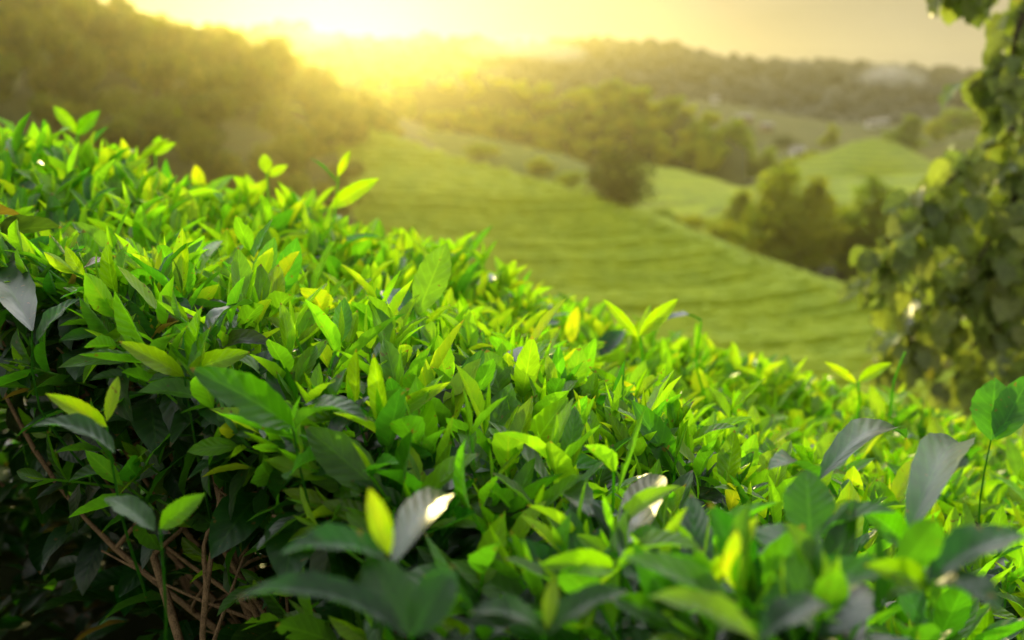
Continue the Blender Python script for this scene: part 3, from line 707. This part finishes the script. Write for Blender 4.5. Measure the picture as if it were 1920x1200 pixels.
# side of the bush over the dark gap, bottom left
for i in range(85):
    x = br.uniform(-.62, .02); y = float(edge_y(x)) + br.uniform(-.02, .10); dep = br.uniform(.0, 1) ** 2 * .2
    p = np.array([x, y, float(table_z(x, y)) - .02 - dep])
    if np.linalg.norm(p) < .42: continue
    shoots.append((p, np.array([-.8 + br.normal(0, .4), -.35 + br.normal(0, .4), .45]), br.uniform(.6, .95), br.uniform(0, .25) * (1 - dep * 2), owner(x, y)))

# the 100 that show largest on each bush become shoots of their own, the rest its foliage
by = [[] for _ in BUSHES]
for sh in shoots:
    q = pix(sh[0]); inside = -40 < q[0] < 1960 and -40 < q[1] < 1240
    score = sh[2] / np.linalg.norm(sh[0]) * (1 if inside else .01) * (1 + 6 * max(-.05, min(.05, sh[0][2] - float(table_z(sh[0][0], sh[0][1])))))
    by[sh[4]].append((score, sh))
for b, lst in enumerate(by):
    lst.sort(key=lambda q: -q[0]); root = roots[b]; o = ROOT[b]; rest = Geo(); nleaf = 0
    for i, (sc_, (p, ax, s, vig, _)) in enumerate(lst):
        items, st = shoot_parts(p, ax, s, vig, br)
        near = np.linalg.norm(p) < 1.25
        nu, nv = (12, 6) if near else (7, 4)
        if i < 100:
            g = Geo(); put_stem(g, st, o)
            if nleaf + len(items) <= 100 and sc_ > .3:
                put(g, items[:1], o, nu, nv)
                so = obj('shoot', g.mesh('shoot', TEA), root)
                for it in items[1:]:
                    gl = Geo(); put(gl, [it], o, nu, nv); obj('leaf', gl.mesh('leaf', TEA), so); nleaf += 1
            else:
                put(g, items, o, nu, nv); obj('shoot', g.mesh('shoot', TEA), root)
        else:
            put(rest, items, o, nu, nv); put_stem(rest, st, o)
    # mature leaves lower down inside the bush
    items = []
    for i in range(420 + (1200 if b in (0, 3) else 650 if b == 5 else 0)):
        for _ in range(20):
            x, y = BC[b] + br.uniform(-.5, .5, 2)
            if owner(x, y) == b and y > edge_y(x) + .02 and y < far_edge(x) + .3: break
        else: continue
        d = br.uniform(.05, .30) if y < 1.0 and x > 0 else br.uniform(.05, .18)
        if x < 0 and y - edge_y(x) < .12: d = br.uniform(.03, .09)
        if i >= 420:
            d = br.uniform(.12, .72)
            if y < edge_y(x) + .05 + .14 * d: continue
        p = np.array([x, y, float(table_z(x, y)) - d]); az = br.uniform(0, 6.28); L = br.uniform(.05, .085)
        if np.linalg.norm(p) < .4: continue
        items.append((p, np.array([math.cos(az), math.sin(az), br.normal(0, .35)]), np.array([br.normal(0, .3), br.normal(0, .3), 1]), L, L * br.uniform(.19, .24), br.uniform(.2, 1.0), br.uniform(.1, .4), .1, br.uniform(0, 6), br.uniform(.7, .95) if br.uniform() > .03 else .99, br.uniform(), 'tea'))
    # far side of the bush, leafy to the ground, added to block the low sun
    if b in (3, 4, 6, 7):
        for i in range(1500 if b in (3, 4) else 900):
            x = BC[b][0] + br.uniform(-.75, .75)
            if i % 3 == 0 and b == 3: x = br.uniform(-1.7, -1.1)
            y = float(far_edge(x)) + .02 + abs(br.normal(0, .12)); dep = br.uniform(.08, .85)
            az = br.uniform(0, 6.28); L = br.uniform(.06, .095)
            items.append((np.array([x, y, float(table_z(x, float(far_edge(x)))) - dep]), np.array([math.cos(az), .5 + math.sin(az), br.normal(-.1, .35)]), np.array([br.normal(0, .3), .6 + br.normal(0, .3), .7]), L, L * br.uniform(.21, .26), br.uniform(.2, 1.0), br.uniform(.1, .4), .1, br.uniform(0, 6), br.uniform(.7, .95), br.uniform(), 'tea'))
    put(rest, items, o, 7, 4)
    tag(obj('foliage', rest.mesh('foliage', TEA), root), kind='stuff')
    # woody branches from the base to the underside of the table
    o2 = o.copy()
    if b == 0: o2 = np.array([.02, .80, o[2]])
    nb = 22 if b == 0 else 12
    for i in range(nb):
        for _ in range(40):
            x, y = BC[b] + br.uniform(-.45, .45, 2)
            if owner(x, y) == b and edge_y(x) + .01 < y < far_edge(x) + .15: break
        end = np.array([x, y, float(table_z(x, y)) - .07])
        st0 = o2 + [br.normal(0, .05), br.normal(0, .05), -.05]
        m1 = st0 + (end - st0) * .45 + [br.normal(0, .03), br.normal(0, .03), .02]; m2 = st0 + (end - st0) * .78 + br.normal(0, .035, 3)
        c = curve([st0, m1, m2, end], 7); TV = []; TF = []; n = 0
        v, f = tube(c - o, np.linspace(.0058, .0016, len(c)) * (1 + .12 * br.normal(0, 1, len(c))), 7); TV.append(v); TF.append(f); n += len(v)
        for q in range(9):
            j = br.integers(8, len(c) - 1); e0 = c[j]
            e1 = e0 + np.array([br.normal(0, .09), br.normal(0, .09), .05 + .12 * br.uniform()])
            zt = float(table_z(e1[0], e1[1])) - .05; e1[2] = min(e1[2], zt)
            if e1[1] < edge_y(e1[0]) + .005 or np.linalg.norm(e1) < .4: continue
            cc = curve([e0, (e0 + e1) / 2 + br.normal(0, .012, 3), e1], 4)
            v, f = tube(cc - o, np.linspace(.0026, .0010, len(cc)), 5); TV.append(v); TF.append(f + n); n += len(v)
        obj('branch', mesh('branch', np.concatenate(TV), np.concatenate(TF), mat=WOOD), root)

# dead leaves lying under the bushes
lr = np.random.default_rng(9); n_ = 2600
lx_, ly_ = lr.uniform(-2, 1.6, n_), lr.uniform(-.1, 2.8, n_); a_ = lr.uniform(0, 6.28, n_); L_ = lr.uniform(.05, .09, n_)
g = Geo(); g.add(*leaves(np.stack([lx_, ly_, ground_z(lx_, ly_) + lr.uniform(.005, .02, n_)], -1), np.stack([np.cos(a_), np.sin(a_), lr.normal(.05, .12, n_)], -1), np.stack([lr.normal(0, .3, n_), lr.normal(0, .3, n_), np.ones(n_)], -1), L_, L_ * .23, lr.uniform(-.6, 1, n_), lr.uniform(.1, .6, n_), .15, lr.uniform(0, 6, n_), lr.uniform(.95, 1, n_), lr.uniform(0, 1, n_), 5, 4))
tag(obj('leaf_litter', g.mesh('leaf_litter', TEA)), 'brown dead leaves scattered on the soil under the tea bushes', 'leaf litter', kind='stuff')

# single leaves and sprigs that stand out: base pixel and distance, tip pixel and distance, half width, age, droop, fold, facing
def standout(specs, stem=.15):
    b0 = at(*specs[0][0]); b = owner(b0[0], b0[1]); o = ROOT[b]
    g = Geo(); put_stem(g, np.array([b0 + [br.normal(0, .02), .05, -stem], b0 + [br.normal(0, .006), .012, -stem * .45], b0]), o, .0010 if b0[1] < 1.2 else .0019, .70 if b0[1] < 1.2 else .40)
    so = obj('shoot', g.mesh('shoot', TEA), roots[b])
    for base_, tip, hw, age, bend, fold, face in specs:
        p = at(*base_); q = at(*tip); ch = q - p; L = np.linalg.norm(ch); D = ch / L
        N_ = {'up': np.array([0, -.15, 1.]), 'cam': nrm(-p) + [0, 0, .25], 'back': nrm(p) + [0, 0, .4], 'sky': .45 * nrm(-p) + [0, 0, 1.0]}[face]
        N_ = nrm(N_ - (N_ @ D) * D); D0 = D * math.cos(bend / 2) + N_ * math.sin(bend / 2)
        if hw > 28: bend *= 1.35; fold = fold * 1.3 + .05
        D0 = D * math.cos(bend / 2) + N_ * math.sin(bend / 2); L *= 1 + bend * bend / 24; W = (hw if hw < 20 else 20 + (hw - 20) * .78) / F_PX * np.linalg.norm(p)
        gl = Geo(); gl.add(*leaves(p - o, D0, N_, L, W, bend, fold, .10, br.uniform(0, 6), age, br.uniform(.2, .8), 14, 8, 'tea'))
        obj('leaf', gl.mesh('leaf', TEA), so)
for sp_ in [
    [((725, 1050, .43), (525, 1040, .43), 52, .78, .7, .35, 'up'), ((735, 1060, .43), (850, 930, .55), 50, .72, .5, .3, 'sky'), ((730, 1040, .43), (692, 915, .44), 24, .12, .2, .5, 'cam')],
    [((770, 1190, .40), (690, 1040, .43), 55, .74, .3, .15, 'cam'), ((760, 1195, .40), (440, 1125, .41), 48, .80, .9, .4, 'up'), ((775, 1190, .40), (850, 1060, .42), 46, .7, .4, .2, 'cam')],
    [((1165, 1060, .50), (1238, 890, .68), 50, .84, .25, .3, 'sky'), ((1160, 1065, .50), (1320, 1035, .47), 38, .42, .8, .4, 'up'), ((1150, 1065, .5), (1010, 1060, .48), 30, .35, .7, .4, 'cam')],
    [((1520, 1015, .52), (1512, 880, .55), 52, .62, .3, .1, 'cam'), ((1530, 1020, .52), (1680, 960, .50), 40, .66, .7, .3, 'up'), ((1515, 1020, .52), (1380, 1075, .48), 40, .78, .9, .3, 'up')],
    [((1700, 1010, .56), (1810, 850, .76), 54, .76, .7, .3, 'sky'), ((1690, 1010, .56), (1610, 950, .55), 34, .5, .6, .4, 'cam')],
    [((1530, 905, .66), (1700, 825, .80), 40, .76, .7, .35, 'sky'), ((1525, 905, .66), (1440, 880, .62), 34, .8, .8, .3, 'up')],
    [((1330, 1110, .46), (1425, 965, .48), 22, .08, .5, .6, 'cam'), ((1325, 1120, .46), (1240, 1040, .46), 46, .7, .6, .3, 'cam')],
    [((1420, 1200, .37), (1215, 1120, .39), 46, .22, .5, .3, 'up'), ((1425, 1200, .37), (1560, 1140, .39), 44, .8, .8, .3, 'up')],
    [((1740, 1090, .43), (1930, 1010, .45), 50, .8, .7, .3, 'up'), ((1735, 1095, .43), (1620, 1060, .42), 30, .3, .6, .4, 'cam'), ((1745, 1100, .43), (1880, 1150, .40), 48, .84, .8, .3, 'up')],
    [((1020, 1190, .42), (880, 1150, .42), 40, .76, .9, .3, 'up'), ((1030, 1190, .42), (1180, 1110, .43), 40, .7, .7, .3, 'up'), ((1025, 1180, .42), (1040, 1080, .44), 16, .1, .2, .5, 'cam')],
    [((548, 800, .64), (355, 690, .62), 44, .56, .8, .25, 'cam'), ((555, 805, .64), (690, 790, .6), 34, .66, .9, .4, 'up')],
    [((300, 628, .86), (180, 642, .80), 24, .18, .7, .4, 'cam'), ((305, 632, .86), (268, 590, .88), 12, .05, .3, .5, 'cam')],
    [((345, 705, .74), (222, 640, .72), 20, .12, .5, .45, 'cam'), ((350, 700, .74), (470, 660, .74), 22, .2, .8, .4, 'cam')],
    [((782, 592, 1.02), (838, 455, 1.08), 36, .36, .15, .15, 'cam'), ((775, 595, 1.02), (715, 545, 1.06), 32, .8, .5, .2, 'sky')],
    [((940, 745, .88), (912, 655, .90), 34, .40, .2, .12, 'cam'), ((945, 748, .88), (985, 650, .97), 30, .74, .5, .2, 'sky')],
    [((985, 860, .76), (1065, 745, .76), 34, .42, .6, .3, 'cam'), ((980, 865, .76), (905, 790, .78), 30, .46, .5, .3, 'cam')],
    [((1858, 825, .98), (1866, 708, 1.02), 40, .52, .15, .12, 'cam'), ((1868, 825, .98), (1935, 700, 1.0), 32, .64, .3, .2, 'cam')],
    [((145, 252, 1.75), (99, 198, 1.75), 12, .25, .5, .5, 'cam'), ((145, 252, 1.75), (188, 207, 1.75), 13, .45, .6, .5, 'cam')],
    [((290, 285, 1.85), (300, 255, 1.85), 9, .3, .2, .4, 'cam'), ((288, 290, 1.85), (330, 268, 1.85), 9, .2, .5, .4, 'cam')],
    [((634, 330, 1.62), (656, 282, 1.62), 9, .08, .2, .5, 'cam'), ((620, 390, 1.58), (712, 334, 1.56), 17, .14, .4, .4, 'cam'), ((632, 345, 1.62), (580, 296, 1.6), 8, .6, .5, .5, 'up')],
    [((500, 325, 1.75), (495, 287, 1.75), 12, .1, .2, .3, 'cam'), ((505, 330, 1.75), (540, 310, 1.75), 9, .15, .4, .3, 'cam')],
    [((1200, 630, 1.25), (1272, 560, 1.25), 17, .12, .3, .5, 'cam'), ((1195, 632, 1.25), (1130, 560, 1.25), 11, .2, .6, .5, 'cam'), ((1198, 640, 1.25), (1220, 570, 1.3), 9, .15, .2, .5, 'cam')],
    [((1315, 605, 1.45), (1250, 600, 1.4), 14, .82, .9, .3, 'up')],
    [((1610, 715, 1.40), (1672, 680, 1.38), 12, .12, .6, .4, 'cam'), ((1605, 718, 1.40), (1545, 678, 1.4), 9, .12, .5, .5, 'cam')],
    [((310, 600, 1.0), (385, 530, 1.02), 18, .10, .6, .4, 'cam')],
    [((705, 800, .72), (845, 716, .72), 18, .12, .5, .5, 'cam'), ((700, 805, .72), (570, 760, .68), 30, .84, .7, .3, 'up')],
    [((200, 800, .66), (85, 738, .64), 18, .10, .5, .5, 'cam'), ((215, 850, .62), (60, 800, .62), 32, .72, .9, .3, 'up'), ((200, 790, .66), (222, 705, .68), 13, .08, .3, .6, 'cam')],
    [((300, 990, .58), (385, 925, .58), 20, .42, .7, .3, 'cam'), ((290, 995, .58), (195, 935, .60), 28, .72, .7, .3, 'up')],
    [((60, 620, .78), (-40, 500, 1.0), 54, .90, .4, .2, 'sky'), ((70, 640, .78), (150, 560, .80), 28, .7, .6, .3, 'up')],
]:
    standout(sp_)
g = Geo(); tip = at(1697, 660, 1.3); b_ = owner(tip[0], tip[1]); put_stem(g, np.array([at(1668, 790, 1.3), at(1676, 715, 1.3), tip]), ROOT[b_], .0016)
obj('shoot', g.mesh('shoot', TEA), roots[b_])

# ------------------------------------------------------------------ haze
hz = box_mesh('haze', -700, 700, -60, 700, -22, 62, None)
m, t, N, K = new_mat('haze'); out = N.new('ShaderNodeOutputMaterial'); pv = N.new('ShaderNodeVolumePrincipled')
pv.inputs['Color'].default_value = (1.0, .89, .40, 1); pv.inputs['Density'].default_value = .00050; pv.inputs['Anisotropy'].default_value = .82
K.new(pv.outputs[0], out.inputs['Volume']); hz.materials.append(m)
tag(obj('haze', hz), 'thin golden haze filling the valley air', 'haze', kind='stuff')

# wisps of mist lying on the far mountain
def wisp(p, rad, dens):
    v = iv * np.array(rad)
    o = obj('mist', mesh('mist', v, None, if_), None, tuple(p))
    m, t, N, K = new_mat('mist'); out = N.new('ShaderNodeOutputMaterial'); pv = N.new('ShaderNodeVolumePrincipled')
    pv.inputs['Color'].default_value = (1, .96, .86, 1); pv.inputs['Density'].default_value = dens; pv.inputs['Anisotropy'].default_value = .6
    K.new(pv.outputs[0], out.inputs['Volume']); o.data.materials.append(m)
    tag(o, 'pale wisp of mist lying on the crest of the far mountain', 'mist', 'wisps of mist on the mountain', kind='stuff')
for px, py, Y, rx, rz, dens in [(1655, 138, 395, 10, 4, .012), (1680, 146, 392, 13, 5, .010), (1640, 152, 388, 8, 3.5, .012), (1700, 158, 385, 9, 4, .010), (1665, 128, 398, 7, 3.5, .010),
                                (1020, 96, 420, 18, 4, .012), (985, 84, 425, 12, 4, .010), (1060, 104, 415, 12, 3.5, .010), (930, 92, 430, 16, 4, .012), (560, 74, 450, 20, 6, .012)]:
    wisp(at(px, py, Y), (rx, rx * .8, rz), dens)
